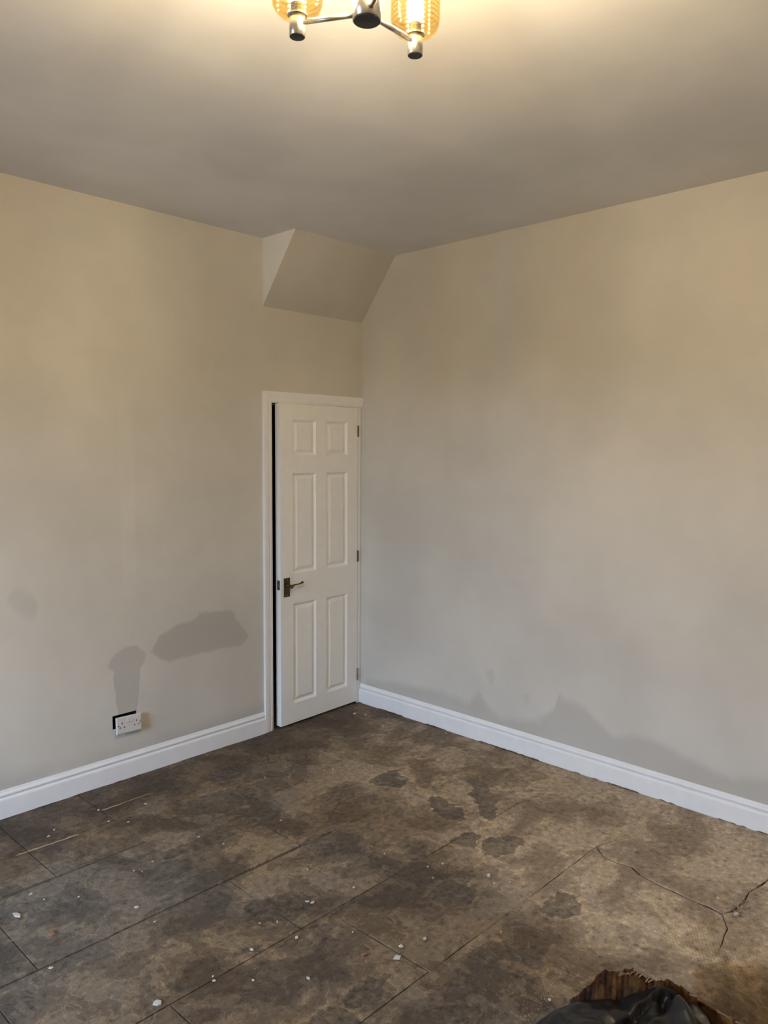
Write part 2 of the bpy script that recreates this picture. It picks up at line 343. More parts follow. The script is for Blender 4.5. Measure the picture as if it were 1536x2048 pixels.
def holed_wall(us, zs, holes, make):
    bm = bmesh.new()
    for i in range(len(us)-1):
        for k in range(len(zs)-1):
            cu, cz = (us[i]+us[i+1])/2, (zs[k]+zs[k+1])/2
            if any(a < cu < b and c < cz < d for a, b, c, d in holes): continue
            box(bm, *make(us[i], us[i+1], zs[k], zs[k+1]))
    bmesh.ops.remove_doubles(bm, verts=bm.verts[:], dist=1e-5)
    seen = {}
    for f in bm.faces[:]:
        key = tuple(sorted(v.index for v in f.verts)); seen.setdefault(key, []).append(f)
    return bm
def clean_internal(bm):
    bm.verts.index_update(); seen = {}
    for f in bm.faces: seen.setdefault(tuple(sorted(v.index for v in f.verts)), []).append(f)
    bmesh.ops.delete(bm, geom=[f for fs in seen.values() if len(fs) > 1 for f in fs], context='FACES_ONLY')
    return bm

# ------------------------------------------------------------------ the shell
DX0, DX1, DZ = -0.790, -0.006, 2.022           # rough door opening in the left wall
SX0, SX1, SZ0, SZ1 = -1.793, -1.661, 0.276, 0.346   # socket hole
WT = 0.11
w = obj('wall_left', clean_internal(holed_wall([RX-0.1, SX0, SX1, DX0, DX1, 0.1], [-0.05, SZ0, SZ1, DZ, H+0.05],
        [(DX0, DX1, -1, DZ), (SX0, SX1, SZ0, SZ1)], lambda a, b, c, d: ((a, 0, c), (b, WT, d)))), M_WALL_L)
tag(w, 'greige painted wall with grey damp patches beside the white door', 'wall', kind='structure'); WL = w
tag(obj('wall_right', bx((0, RY-0.1, -0.05), (0.12, 0.0, H+0.05)), M_WALL_R), 'long plain greige wall with damp stains along its foot', 'wall', kind='structure')
tag(obj('wall_back', bx((RX-0.1, RY-0.12, -0.05), (0.0, RY, H+0.05)), M_WALL), 'greige wall behind the viewer', 'wall', kind='structure')
tag(obj('wall_window_side', clean_internal(holed_wall([RY, WIN_Y0, WIN_Y1, 0], [-0.05, WIN_Z0, WIN_Z1, H+0.05], [(WIN_Y0, WIN_Y1, WIN_Z0, WIN_Z1)],
        lambda a, b, c, d: ((RX-0.25, a, c), (RX, b, d)))), M_WALL), 'greige wall with the window, behind the viewer', 'wall', kind='structure')
ceil = tag(obj('ceiling', bx((RX-0.1, RY-0.1, H), (0.12, 0.12, H+0.12)), M_CEIL), 'flat matt off-white ceiling lit yellow by the lamp', 'ceiling', kind='structure')
# boxed-in underside of the stairs in the corner over the door
bm = bmesh.new(); xa, ys, zs_ = -0.812, -0.297, 2.549
vv = [bm.verts.new(c) for c in ((xa, 0.0, zs_), (xa, ys, H), (xa, 0.0, H), (0, 0.0, zs_), (0, ys, H), (0, 0.0, H))]
for f in ((0, 1, 2), (3, 5, 4), (0, 3, 4, 1), (1, 4, 5, 2), (0, 2, 5, 3)): bm.faces.new([vv[i] for i in f])
bm.faces.ensure_lookup_table(); bm.faces[0].material_index = 1
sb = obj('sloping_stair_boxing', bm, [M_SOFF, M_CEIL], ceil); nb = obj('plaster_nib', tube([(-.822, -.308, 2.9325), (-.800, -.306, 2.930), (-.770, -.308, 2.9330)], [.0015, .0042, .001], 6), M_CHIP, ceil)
sb['label'] = 'sloping boxed-in stair underside in the corner over the door'
# dark cupboard behind the door
bm = bmesh.new()
for a, b in (((-1.0, 1.0, -.1), (0.12, 1.05, 2.3)), ((-1.05, WT, -.1), (-1.0, 1.05, 2.3)), ((0.12, 0.0, -.1), (0.17, 1.05, 2.3)), ((-1.05, WT, 2.3), (0.17, 1.05, 2.35)), ((0.10, 0.0, -.1), (0.12, WT, 2.3))): box(bm, a, b)
tag(obj('wall_cupboard', bm, M_DARK), 'dark cupboard interior seen through the gap of the door', 'cupboard', kind='structure')
tag(obj('ground', bx((-60, -50, -0.6), (RX-0.35, 50, -0.5)), M_GROUND), 'paving outside the window', 'ground', kind='structure')

tag(obj('wall_sky_block', bx((-11.2, -12, -0.5), (-11, 12, 1.75)), M_GROUND), 'unseen wall added outside the window to block low daylight', 'wall', kind='structure')  # unseen block, added to keep low sky light off the upper walls

# window behind the viewer
win = tag(empty('window_1', (RX-0.17, (WIN_Y0+WIN_Y1)/2, WIN_Z0)), 'white sash window behind the viewer', 'window', kind='structure')
ww, wh = (WIN_Y1-WIN_Y0)/2, WIN_Z1-WIN_Z0
bm = bmesh.new()
for a, b in (((-.05, -ww, 0), (.05, -ww+.06, wh)), ((-.05, ww-.06, 0), (.05, ww, wh)), ((-.05, -ww+.06, 0), (.05, ww-.06, .07)), ((-.05, -ww+.06, wh-.06), (.05, ww-.06, wh)), ((-.03, -ww+.06, wh/2-.025), (.03, ww-.06, wh/2+.025))): box(bm, a, b)
obj('window_frame', bm, M_GLOSS, win)
obj('pane', bx((-.004, -ww+.055, .065), (.0, ww-.055, wh/2-.02)), M_PANE, win); obj('pane', bx((-.004, -ww+.055, wh/2+.02), (.0, ww-.055, wh-.055)), M_PANE, win)
obj('window_sill', bx((.05, -ww-.0, -.0), (.22, ww+.0, .03)), M_GLOSS, win)

# ------------------------------------------------------------------ floor of flagstones
floor = tag(obj('floor', bx((RX-0.1, RY-0.1, -0.12), (0.12, 1.05, -0.0045)), M_JOINT), 'worn brown stone flag floor with dirt-filled joints', 'floor', kind='structure')

def slab(name, poly, mat, z=0.0, gap=0.0025, jitter=0.002, chamfer=0.0018, step=0.16):
    """irregular slab from an outline: edges subdivided and jittered, rim chamfered"""
    n = len(poly); area = sum(poly[i][0]*poly[(i+1)%n][1]-poly[(i+1)%n][0]*poly[i][1] for i in range(n))
    if area < 0: poly = poly[::-1]
    pts = []
    for i in range(n):
        a, b = Vector(poly[i]), Vector(poly[(i+1)%n]); k = max(1, min(5, int((b-a).length/step))); pts += [a+(b-a)*j/k for j in range(k)]
    N = len(pts)
    def inset(P, d):
        out = []
        for i in range(N):
            e1 = (P[i]-P[i-1]).normalized(); e2 = (P[(i+1)%N]-P[i]).normalized(); n1 = Vector((-e1.y, e1.x)); n2 = Vector((-e2.y, e2.x)); m = n1+n2
            m = m.normalized() if m.length > 0.2 else n1; s = d/max(0.5, m.dot(n1)); out.append(P[i]+m*s)
        return out
    P = inset(pts, gap); P = [q+Vector((random.uniform(-1, 1), random.uniform(-1, 1)))*jitter for q in P]; Q = inset(P, chamfer)
    bm = bmesh.new(); tx, ty = random.uniform(-.0008, .0008), random.uniform(-.0008, .0008); c = sum(P, Vector((0, 0)))/N
    zf = lambda q, h: z+h+tx*(q.x-c.x)+ty*(q.y-c.y)
    A = [bm.verts.new((q.x, q.y, -0.03)) for q in P]; B = [bm.verts.new((q.x, q.y, zf(q, -chamfer))) for q in P]; T = [bm.verts.new((q.x, q.y, zf(q, 0))) for q in Q]
    for i in range(N):
        j = (i+1) % N; bm.faces.new((A[i], A[j], B[j], B[i])); bm.faces.new((B[i], B[j], T[j], T[i]))
    bm.faces.new(T)
    return obj(name, bm, mat, floor)
def R4(x0, x1, y0, y1): return [(x0, y0), (x1, y0), (x1, y1), (x0, y1)]
stones = [
 R4(-2.385,-1.99,0,-.395), R4(-1.99,-1.215,0,-.262), R4(-1.215,-.37,0,-.262), R4(-.37,0,0,-.29), R4(-3.15,-2.385,0,-.385), R4(-3.15,-2.385,-.385,-.665), R4(-4.1,-3.15,0,-.665), R4(-5.15,-4.1,0,-.665),
 R4(-2.385,-1.99,-.395,-.675), R4(-1.99,-1.31,-.262,-.69), R4(-1.31,-.79,-.262,-.69),
 [(-.79,-.262),(-.37,-.262),(-.37,-.29),(0,-.29),(0,-.67),(-.41,-.67),(-.79,-.69)],
 R4(-2.67,-1.54,-.68,-1.185), R4(-1.54,-.79,-.69,-1.195), R4(-.79,0,-.675,-1.195), R4(-3.4,-2.67,-.665,-1.185), R4(-4.3,-3.4,-.665,-1.185), R4(-5.15,-4.3,-.665,-1.185),
 R4(-2.83,-1.92,-1.19,-1.64), R4(-1.92,-.91,-1.195,-1.64), R4(-.91,0,-1.195,-1.64), R4(-3.7,-2.83,-1.19,-1.64), R4(-5.15,-3.7,-1.19,-1.64),
 R4(-3.2,-2.455,-1.64,-2.12), R4(-2.455,-1.78,-1.64,-2.12), R4(-1.78,-1.09,-1.64,-2.12), R4(-1.09,-.51,-1.64,-2.12), R4(-4.2,-3.2,-1.64,-2.12), R4(-5.15,-4.2,-1.64,-2.12),
 R4(-2.9,-2.2,-2.12,-2.6), R4(-2.2,-1.46,-2.12,-2.6), R4(-1.46,-1.05,-2.12,-2.6), R4(-3.8,-2.9,-2.12,-2.6), R4(-5.15,-3.8,-2.12,-2.6),
 R4(-1.9,-1.28,-2.6,-3.1), R4(-2.7,-1.9,-2.6,-3.1), R4(-3.6,-2.7,-2.6,-3.1), R4(-4.4,-3.6,-2.6,-3.1), R4(-5.15,-4.4,-2.6,-3.1),
 R4(-.9,.05,0.01,.5), R4(-.9,.05,.5,1.0)]
y = -3.1
for hrow in (.48, .55, .45, .6):
    x = 0.0; y1 = max(y-hrow, RY) if hrow != .6 else RY
    while x > RX:
        wd = random.uniform(.7, 1.1); x1 = x-wd
        if x1 < RX+0.4: x1 = RX
        stones.append(R4(x1, x, y, y1)); x = x1
    y = y1
for s in stones: slab('flagstone', s, M_FLAG, z=random.uniform(-.0009, .0009), gap=random.choice((.0003, .0005, .0008)) if s[0][0] > -2.3 else random.uniform(.0022, .0028), chamfer=.0012, jitter=.0035 if s[0][0] > -2.3 else .0015)
c3 = [(-.51,-1.72),(-.44,-1.75),(-.39,-1.79),(-.30,-1.81),(-.23,-1.81),(-.17,-1.87),(0,-1.9)]
hair = [(-.65,-2.12),(-.55,-2.15),(-.43,-2.21),(-.39,-2.27),(-.30,-2.40),(-.20,-2.50),(-.21,-2.57),(-.20,-2.62),(-.17,-2.67),(-.08,-2.75),(0,-2.78)]
crk = [(-.65,-2.12),(-.70,-2.18),(-.71,-2.24),(-.70,-2.31),(-.73,-2.36),(-.75,-2.45),(-.75,-2.51),(-.76,-2.57),(-.76,-2.65),(-.77,-2.70)]
crk2 = [(-.77,-2.70),(-.73,-2.72),(-.64,-2.73),(-.55,-2.72),(-.45,-2.74),(-.30,-2.755),(-.17,-2.77),(0,-2.78)]
slab('cement_skim', [(-.51,-1.64),(0,-1.64),(0,-1.9)]+c3[::-1][1:], M_SCREED, .001, .0010, .0015, .0008, .06)
slab('cement_skim', c3+hair[::-1]+[(-.51,-2.12)], M_SCREED, .0012, .0013, .0016, .0008, .06)
slab('cement_skim', hair+crk2[::-1][1:]+crk[::-1][1:-1], M_SCREED, .0014, .0018, .003, .002, .05)
crkA = [(a-.0045-.004*math.sin(k*1.3)**2, b) for k, (a, b) in enumerate(crk)]
slab('cement_skim', [(-1.05,-2.12)]+crkA+[(-.85,-2.745),(-1.05,-2.78)], M_SCREED, .0004, .0006, .0025, .0015, .05)
slab('cement_skim', [(-1.05,-2.6),(-1.05,-2.78),(-1.02,-3.1),(-1.28,-3.1),(-1.28,-2.6)], M_SCREED, .0016, -.006, .001, .0006, .08)
slab('cement_skim', [(-1.05,-2.78),(-.85,-2.747)]+[(a, b-.0035*min(k, 1)) for k, (a, b) in enumerate(crk2)]+[(0,-3.1),(-1.02,-3.1)], M_SCREED, .0002, .0006, .003, .002, .05)
# smear of pale mortar over the joint by the left wall
def ribbon(name, pts, wid, mat, parent, z=0.001, hgt=0.003):
    bm = bmesh.new(); L = []; Rr = []; Tm = []
    n = len(pts)
    for i, q in enumerate(pts):
        q = Vector(q); d = (Vector(pts[min(i+1, n-1)])-Vector(pts[max(i-1, 0)])).normalized(); nn = Vector((-d.y, d.x)); ww_ = wid*random.uniform(.5, 1.3)*(0.3 if i in (0, n-1) else 1)
        a, b = q+nn*ww_, q-nn*ww_; L.append(bm.verts.new((a.x, a.y, z))); Rr.append(bm.verts.new((b.x, b.y, z))); Tm.append(bm.verts.new((q.x, q.y, z+hgt)))
    for i in range(n-1):
        bm.faces.new((L[i], Tm[i], Tm[i+1], L[i+1])); bm.faces.new((Tm[i], Rr[i], Rr[i+1], Tm[i+1]))
    return obj(name, bm, mat, parent)
ribbon('mortar_smear', [(-2.44+.27*k/14, -.392-.014*k/14+random.uniform(-.004, .004)) for k in range(15)], .006, M_MORTAR, floor)
ribbon('mortar_smear', [(-1.99+.26*k/10, -.262+random.uniform(-.004, .004)) for k in range(11)], .0028, M_MORTAR, floor)

# ------------------------------------------------------------------ skirting boards
SK = [(0, 0.0), (.018, 0.0), (.018, .0835), (.0168, .0895), (.0128, .0962), (.0045, .0970), (.0038, .1018), (.0112, .1028), (.0140, .1066), (.0137, .1118), (.0108, .1176), (.0068, .1203), (.0060, .1270), (.0045, .130), (0, .130)]
random.seed(3)
def skirt_pts(a, b, n): return [a+(b-a)*k/n for k in range(n+1)]
def ragged(ts, amp):
    return {round(t, 5): amp*(1 if noise.noise(Vector((t*5, 3.1, 0)))+0.8*noise.noise(Vector((t*23, 1.7, 0))) > 0.05 else 0.12)*random.uniform(.5, 1.1) for t in ts}
ts = skirt_pts(RX, -.823, 150); jl = ragged(ts, .0022)
tag(obj('baseboard_left', sweep(SK, lambda t, d, z: (t, -d, z+(jl[round(t, 5)] if z == 0 else 0)+.0012), ts), M_GLOSS), 'white moulded skirting board along the wall with the socket', 'skirting', kind='structure')
ts2 = skirt_pts(-.004, RY, 330); jr = ragged(ts2, .0062)
tag(obj('baseboard_right', sweep(SK, lambda t, d, z: (-d, t, z+(jr[round(t, 5)] if z == 0 else 0)+.0012), ts2), M_GLOSS), 'long white moulded skirting board along the right-hand wall', 'skirting', kind='structure')
tag(obj('baseboard_back', sweep(SK, lambda t, d, z: (t, RY+d, z+.001), skirt_pts(RX, -.02, 2)), M_GLOSS), 'white skirting board behind the viewer', 'skirting', kind='structure')
tag(obj('baseboard_window_side', sweep(SK, lambda t, d, z: (RX+d, t, z+.001), skirt_pts(RY+.02, -.02, 2)), M_GLOSS), 'white skirting board under the window behind the viewer', 'skirting', kind='structure')

# ------------------------------------------------------------------ door frame and door
JX = -0.7568                                    # inner face of the latch jamb
trim = tag(empty('trim_1', ((DX0+DX1)/2, 0, 0)), 'white painted door frame and moulded architrave', 'door frame', kind='structure')
tx = trim.location.x
def T(bm_or): return bm_or
def loc_bm(bm): bmesh.ops.translate(bm, verts=bm.verts[:], vec=(-tx, 0, 0)); return bm
obj('jamb', loc_bm(bx((DX0+.001, 0.0, 0.001), (JX, WT, 2.0))), M_GLOSS, trim)
obj('jamb', loc_bm(bx((-.030, 0.0, 0.001), (DX1-.001, WT, 2.0))), M_GLOSS, trim)
obj('head_jamb', loc_bm(bx((DX0+.001, 0.0, 1.9975), (DX1-.001, WT, DZ-.001))), M_GLOSS, trim)
obj('door_stop', loc_bm(bx((JX, .052, 0.001), (JX+.012, WT, 1.9975))), M_GLOSS, trim)
obj('door_stop', loc_bm(bx((-.042, .052, 0.001), (-.030, WT, 1.9975))), M_GLOSS, trim)
obj('head_stop', loc_bm(bx((JX+.012, .052, 1.986), (-.042, WT, 1.9975))), M_GLOSS, trim)
AP = [(0, 0), (0, .018), (.010, .0185), (.030, .0165), (.040, .0135), (.048, .0145), (.056, .012), (.064, .0085), (.066, .006), (.066, 0)]   # (inwards, proud)
AO, AT = -.8215, 2.0605
bm = bmesh.new()
P0 = [bm.verts.new((AO+a, -d, 0.0035)) for a, d in AP]; P1 = [bm.verts.new((AO+a, -d, AT-a)) for a, d in AP]
for k in range(len(AP)): bm.faces.new((P0[k], P0[(k+1)%len(AP)], P1[(k+1)%len(AP)], P1[k]))
bm.faces.new(P0[::-1]); bm.faces.new(P1); obj('architrave', loc_bm(bm), M_GLOSS, trim)
bm = bmesh.new()
P0 = [bm.verts.new((AO+a, -d, AT-a)) for a, d in AP]; P1 = [bm.verts.new((-.0006, -d, AT-a)) for a, d in AP]
for k in range(len(AP)): bm.faces.new((P0[k], P0[(k+1)%len(AP)], P1[(k+1)%len(AP)], P1[k]))
bm.faces.new(P0[::-1]); bm.faces.new(P1); obj('head_architrave', loc_bm(bm), M_GLOSS, trim)
sp = obj('strike_plate', loc_bm(bx((JX, .004, .868), (JX+.0012, .030, .926))), M_STEEL, trim); sp['label'] = 'small steel strike plate'

HX = -0.0345
door = tag(empty('door_1', (HX, -0.001, 0.0), math.radians(2.45)), 'white six-panel door standing slightly ajar in the corner', 'door', kind='structure')
W, LZ0, LZ1, TH = 0.680, 0.016, 1.9935, 0.044
lx = lambda X: (X-HX)/math.cos(math.radians(2.45))
cx0, cx1, cx2, cx3 = lx(-.613), lx(-.416), lx(-.326), lx(-.132)
rz = [(.139, .769), (.957, 1.575), (1.681, 1.899)]
us = [-W, cx0, cx1, cx2, cx3, 0]; zz_ = [LZ0]+[v for r in rz for v in r]+[LZ1]
holes = [(a, b, c, d) for a, b in ((cx0, cx1), (cx2, cx3)) for c, d in rz]
leaf = obj('leaf', clean_internal(holed_wall(us, zz_, holes, lambda a, b, c, d: ((a, 0, c), (b, TH, d)))), M_DOOR, door)
for a, b, c, d in holes:
    bm = bmesh.new(); rings = []
    for ins, dep in ((0, 0), (.002, .0012), (.0135, .0120), (.0160, .0135), (.0185, .0130), (.0365, .0040), (.0385, .0032)):
        rings.append([bm.verts.new(v) for v in ((a+ins, dep, c+ins), (b-ins, dep, c+ins), (b-ins, dep, d-ins), (a+ins, dep, d-ins))])
    for A, B in zip(rings, rings[1:]):
        for k in range(4): bm.faces.new((A[k], A[(k+1)%4], B[(k+1)%4], B[k]))
    bm.faces.new(rings[-1])
    bk = [bm.verts.new(v) for v in ((a, TH, c), (b, TH, c), (b, TH, d), (a, TH, d))]; bm.faces.new(bk)
    for k in range(4): bm.faces.new((rings[0][k], rings[0][(k+1)%4], bk[(k+1)%4], bk[k]))
    obj('panel', bm, M_DOOR, leaf)
# latch and hinges
lt = obj('latch_plate', bx((-W-.0012, .007, .865), (-W, .031, .925)), M_STEEL, door); lt['label'] = 'steel latch face on the door edge'
bm = bmesh.new(); vv = [bm.verts.new(q) for q in ((-W-.0012, .012, .886), (-W-.010, .012, .886), (-W-.0012, .026, .886), (-W-.0012, .012, .902), (-W-.010, .012, .902), (-W-.0012, .026, .902))]
for f in ((0, 1, 2), (3, 5, 4), (0, 3, 4, 1), (1, 4, 5, 2), (0, 2, 5, 3)): bm.faces.new([vv[i] for i in f])
obj('latch_bolt', bm, M_STEEL, door)
for k, (za, zb) in enumerate(((1.804, 1.876), (.972, 1.045), (.160, .240))):
    bm = lathe([(.0055, za), (.0055, za+.022), (.0049, za+.0225), (.0049, za+.0245), (.0055, za+.025), (.0055, zb-.025), (.0049, zb-.0245), (.0049, zb-.0225), (.0055, zb-.022), (.0055, zb), (.003, zb+.003)], 12, c=(.0005, -.004, 0))
    hg = obj('hinge', bm, M_BRASS if k < 2 else simple('worn_painted_hinge', (.25, .25, .24, 1), .5, metal=.3, var=.4), door, smooth=False)
    obj('hinge_leaf', bx((-.0013, -.002, za), (-.0001, .030, zb)), M_STEEL, hg)
# brass lever handle
hd = empty('handle', (lx(-.6655), 0, .878)); hd.parent = door; hd['label'] = 'dark aged brass lever handle on a rectangular plate'
bp = bmesh.new(); rings = []
for ins, dep in ((0, 0), (0, -.004), (.003, -.0065), (.0035, -.0065)):
    rings.append([bp.verts.new(v) for v in ((-.0235+ins, dep, -.058+ins), (.0235-ins, dep, -.058+ins), (.0235-ins, dep, .058-ins), (-.0235+ins, dep, .058-ins))])
for A, B in zip(rings, rings[1:]):
    for k in range(4): bp.faces.new((A[k], A[(k+1)%4], B[(k+1)%4], B[k]))
bp.faces.new(rings[-1]); bp.faces.new(rings[0][::-1]); obj('backplate', bp, M_BRASS, hd)
bm = lathe([(.0125, 0), (.0125, .004), (.009, .010), (.0085, .034), (.0105, .040), (.0105, .048), (.006, .052)], 18)
bmesh.ops.rotate(bm, verts=bm.verts[:], cent=(0, 0, 0), matrix=Matrix.Rotation(math.pi/2, 3, 'X')); bmesh.ops.translate(bm, verts=bm.verts[:], vec=(0, -.005, .012))
obj('spindle', bm, M_BRASS, hd, smooth=True)
obj('lever', tube([(-.008, -.047, .002), (.000, -.048, .006), (.010, -.049, .016), (.022, -.049, .0195), (.055, -.047, .0195), (.076, -.045, .0215), (.083, -.044, .0245), (.094, -.043, .0255), (.099, -.043, .0245)],
    [.005, .0075, .0068, .0052, .0046, .0048, .0072, .0072, .004], 12), M_BRASS, hd, smooth=True)
for s in (-1, 1):
    bm = lathe([(.0035, 0), (.003, .0012)], 10); bmesh.ops.rotate(bm, verts=bm.verts[:], cent=(0, 0, 0), matrix=Matrix.Rotation(math.pi/2, 3, 'X')); bmesh.ops.translate(bm, verts=bm.verts[:], vec=(0, -.0065, s*.047)); obj('screw', bm, M_STEEL, hd)

# ------------------------------------------------------------------ double socket hanging out of its wall box
bm = bmesh.new(); e = .0015
for a, b in (((SX0, .050, SZ0), (SX1, .052, SZ1)), ((SX0, .0, SZ0), (SX0+e, .05, SZ1)), ((SX1-e, .0, SZ0), (SX1, .05, SZ1)), ((SX0+e, .0, SZ0), (SX1-e, .05, SZ0+e)), ((SX0+e, .0, SZ1-e), (SX1-e, .05, SZ1))): box(bm, a, b)
bb = obj('back_box', bm, M_BLACK, WL); bb['label'] = 'open black metal back box sunk in the plaster'
so = tag(empty('double_socket', (-1.7165, -.026, .2945)), 'white double socket faceplate hanging loose out of its wall box', 'socket')
so.rotation_euler = (math.radians(-6), math.radians(1.5), 0)
bm = bmesh.new(); rings = []; pw, ph = .0715, .0435
for ins, dep in ((.0015, .005), (0, .003), (0, -.002), (.0045, -.0052), (.006, -.0056)):
    rings.append([bm.verts.new(v) for v in ((-pw+ins, dep, -ph+ins), (pw-ins, dep, -ph+ins), (pw-ins, dep, ph-ins), (-pw+ins, dep, ph-ins))])
for A, B in zip(rings, rings[1:]):
    for k in range(4): bm.faces.new((A[k], A[(k+1)%4], B[(k+1)%4], B[k]))
bm.faces.new(rings[-1]); bm.faces.new(rings[0][::-1]); fp = obj('faceplate', bm, M_PLASTIC, so)
obj('moulding', bx((-.054, .0051, -.027), (.054, .020, .027)), M_PLASTIC, so)
for sx in (-.010, .010):
    bm = bmesh.new(); vv = [bm.verts.new(q) for q in ((sx-.007, -.0056, .010), (sx+.007, -.0056, .010), (sx+.007, -.0095, .012), (sx-.007, -.0095, .012), (sx-.007, -.0056, .030), (sx+.007, -.0056, .030), (sx+.007, -.0065, .029), (sx-.007, -.0065, .029))]
    for f in ((0,3,2,1),(4,5,6,7),(0,1,5,4),(1,2,6,5),(2,3,7,6),(3,0,4,7)): bm.faces.new([vv[i] for i in f])
    obj('rocker_switch', bm, M_PLASTIC, so)
for sx in (-.040, .040):
    obj('earth_slot', bx((sx-.0022, -.0061, .006), (sx+.0022, -.0055, .015)), M_HOLE, so)
    for dx in (-.0115, .0115): obj('pin_slot', bx((sx+dx-.0034, -.0061, -.0125), (sx+dx+.0034, -.0055, -.0075)), M_HOLE, so)
for sx in (-.0605, .0605): obj('screw_hole', bx((sx-.0028, -.0061, -.0028), (sx+.0028, -.0055, .0028)), M_HOLE, so)
obj('cable', tube([(-.02, .018, .005), (-.02, .032, .012), (-.015, .050, .008), (-.01, .068, 0)], .0035, 8), M_CABLE, so, smooth=True)
obj('cable', tube([(.02, .018, .005), (.022, .032, .016), (.012, .050, .012), (.01, .068, 0)], .0035, 8), M_CABLE, so, smooth=True)

# ------------------------------------------------------------------ three-arm ceiling light
HUB = Vector((-2.559, -2.590, 2.532)); ARM = .1405; ANG0 = math.radians(119.5)
cl = tag(empty('ceiling_light', (HUB.x, HUB.y, H)), 'three-arm nickel ceiling light with upturned clear glass jar shades', 'ceiling light')
def rel(z): return z-H
za = 2.547
hub = obj('hub', lathe([(.0255, rel(2.5335)), (.0275, rel(2.534)), (.0275, rel(2.588)), (.024, rel(2.592)), (.008, rel(2.595))], 40), M_CHROME, cl); hub.data.polygons.foreach_set('use_smooth', [len(f.vertices) == 4 for f in hub.data.polygons])
obj('hub_cap', lathe([(.004, rel(2.531)), (.0255, rel(2.532)), (.0262, rel(2.5338))], 40), M_CAP, hub)
obj('stem', lathe([(.006, rel(2.594)), (.006, rel(2.905))], 16), M_CHROME, cl, smooth=True)
obj('ceiling_rose', lathe([(.012, rel(2.900)), (.05, rel(2.908)), (.055, rel(2.914)), (.055, rel(2.9345))], 40), M_CHROME, cl)
for k in range(3):
    a = ANG0-k*math.radians(119.0); dx, dy = math.cos(a), math.sin(a); c = (dx*ARM, dy*ARM, 0)
    obj('arm', tube([(dx*.026, dy*.026, rel(za)), (dx*(ARM-.013), dy*(ARM-.013), rel(za))], .0050, 14), M_CHROME, cl, smooth=True)
    cup = obj('lamp_cup', lathe([(.0145, rel(2.5205)), (.0155, rel(2.521)), (.0155, rel(2.5585)), (.0145, rel(2.5595))], 32, c=c), M_CHROME, cl)
    cup.data.polygons.foreach_set('use_smooth', [len(f.vertices) == 4 for f in cup.data.polygons])
    obj('cup_cap', lathe([(.003, rel(2.5195)), (.0145, rel(2.520)), (.0149, rel(2.5212))], 32, c=c), M_CAP, cup)
    obj('gallery_ring', lathe([(.015, rel(2.5596)), (.0192, rel(2.5598)), (.0192, rel(2.5612)), (.015, rel(2.5614))], 32, c=c), M_CHROME, cup)
    prof = [(.0196, 2.5605), (.030, 2.5612), (.038, 2.5645), (.0445, 2.571), (.0485, 2.580), (.050, 2.592), (.050, 2.72), (.0493, 2.724), (.0485, 2.722), (.0485, 2.592), (.047, 2.582), (.043, 2.573), (.0365, 2.567), (.029, 2.564), (.0196, 2.5632)]
    sh = obj('glass_shade', lathe([(r, rel(z)) for r, z in prof], 48, c=c, cap=False), M_SHADE, cl, smooth=True); sh['label'] = 'clear glass jar shade'
    bl = obj('bulb', lathe([(.008, rel(2.585)), (.012, rel(2.590)), (.0155, rel(2.602)), (.0155, rel(2.672)), (.012, rel(2.684)), (.006, rel(2.690))], 20, c=c), M_BULB, cl, smooth=True); bl['label'] = 'glowing warm filament bulb'
    obj('lamp_socket', lathe([(.013, rel(2.5628)), (.013, rel(2.582)), (.009, rel(2.5848))], 20, c=c), M_CAP, cl)

# ------------------------------------------------------------------ rubbish: torn brown box and black bag
yaw = YAW; fw = Vector((math.cos(yaw), math.sin(yaw), 0)); rt = Vector((math.sin(yaw), -math.cos(yaw), 0)); B0 = Vector((-2.179, -2.282, 0))
def uv(u, v, z): return B0+rt*u+fw*v+Vector((0, 0, z))
def lerp(tab, x):
    if x <= tab[0][0]: return tab[0][1]
    for (a, b), (c, d) in zip(tab, tab[1:]):
        if x <= c: return b+(d-b)*(x-a)/(c-a)
    return tab[-1][1]
def brown_mat():
    t = NT('rotten_brown_board'); c = t.n('ShaderNodeTexCoord').outputs['Object']
    mp = t.n('ShaderNodeMapping'); t.put(mp.inputs[0], c); mp.inputs['Scale'].default_value = (1, 1, 0.6)
    a = t.noise(mp.outputs[0], 40, 5, 0.6); b = t.noise(c, 9, 4, 0.6)
    col = t.mix(t.rng(a, .35, .68), (.030, .012, .004, 1), (.185, .078, .020, 1)); col = t.mix(t.math('MULTIPLY', t.rng(b, .45, .65), .75), col, (.085, .044, .026, 1))
    return t.principled(col, .85, spec=.2, bump=a, strength=.6, dist=.006)
M_BROWN = brown_mat()
M_FRAY = simple('pale_torn_board_fibre', (.20, .11, .055, 1), .9, var=.4, nscale=90, nstr=.4)
bxr = tag(empty('torn_board_box', uv(.72, -.16, 0)), 'torn rusty-brown board box with ragged edges under the black bag', 'box')
org = uv(.72, -.16, 0)
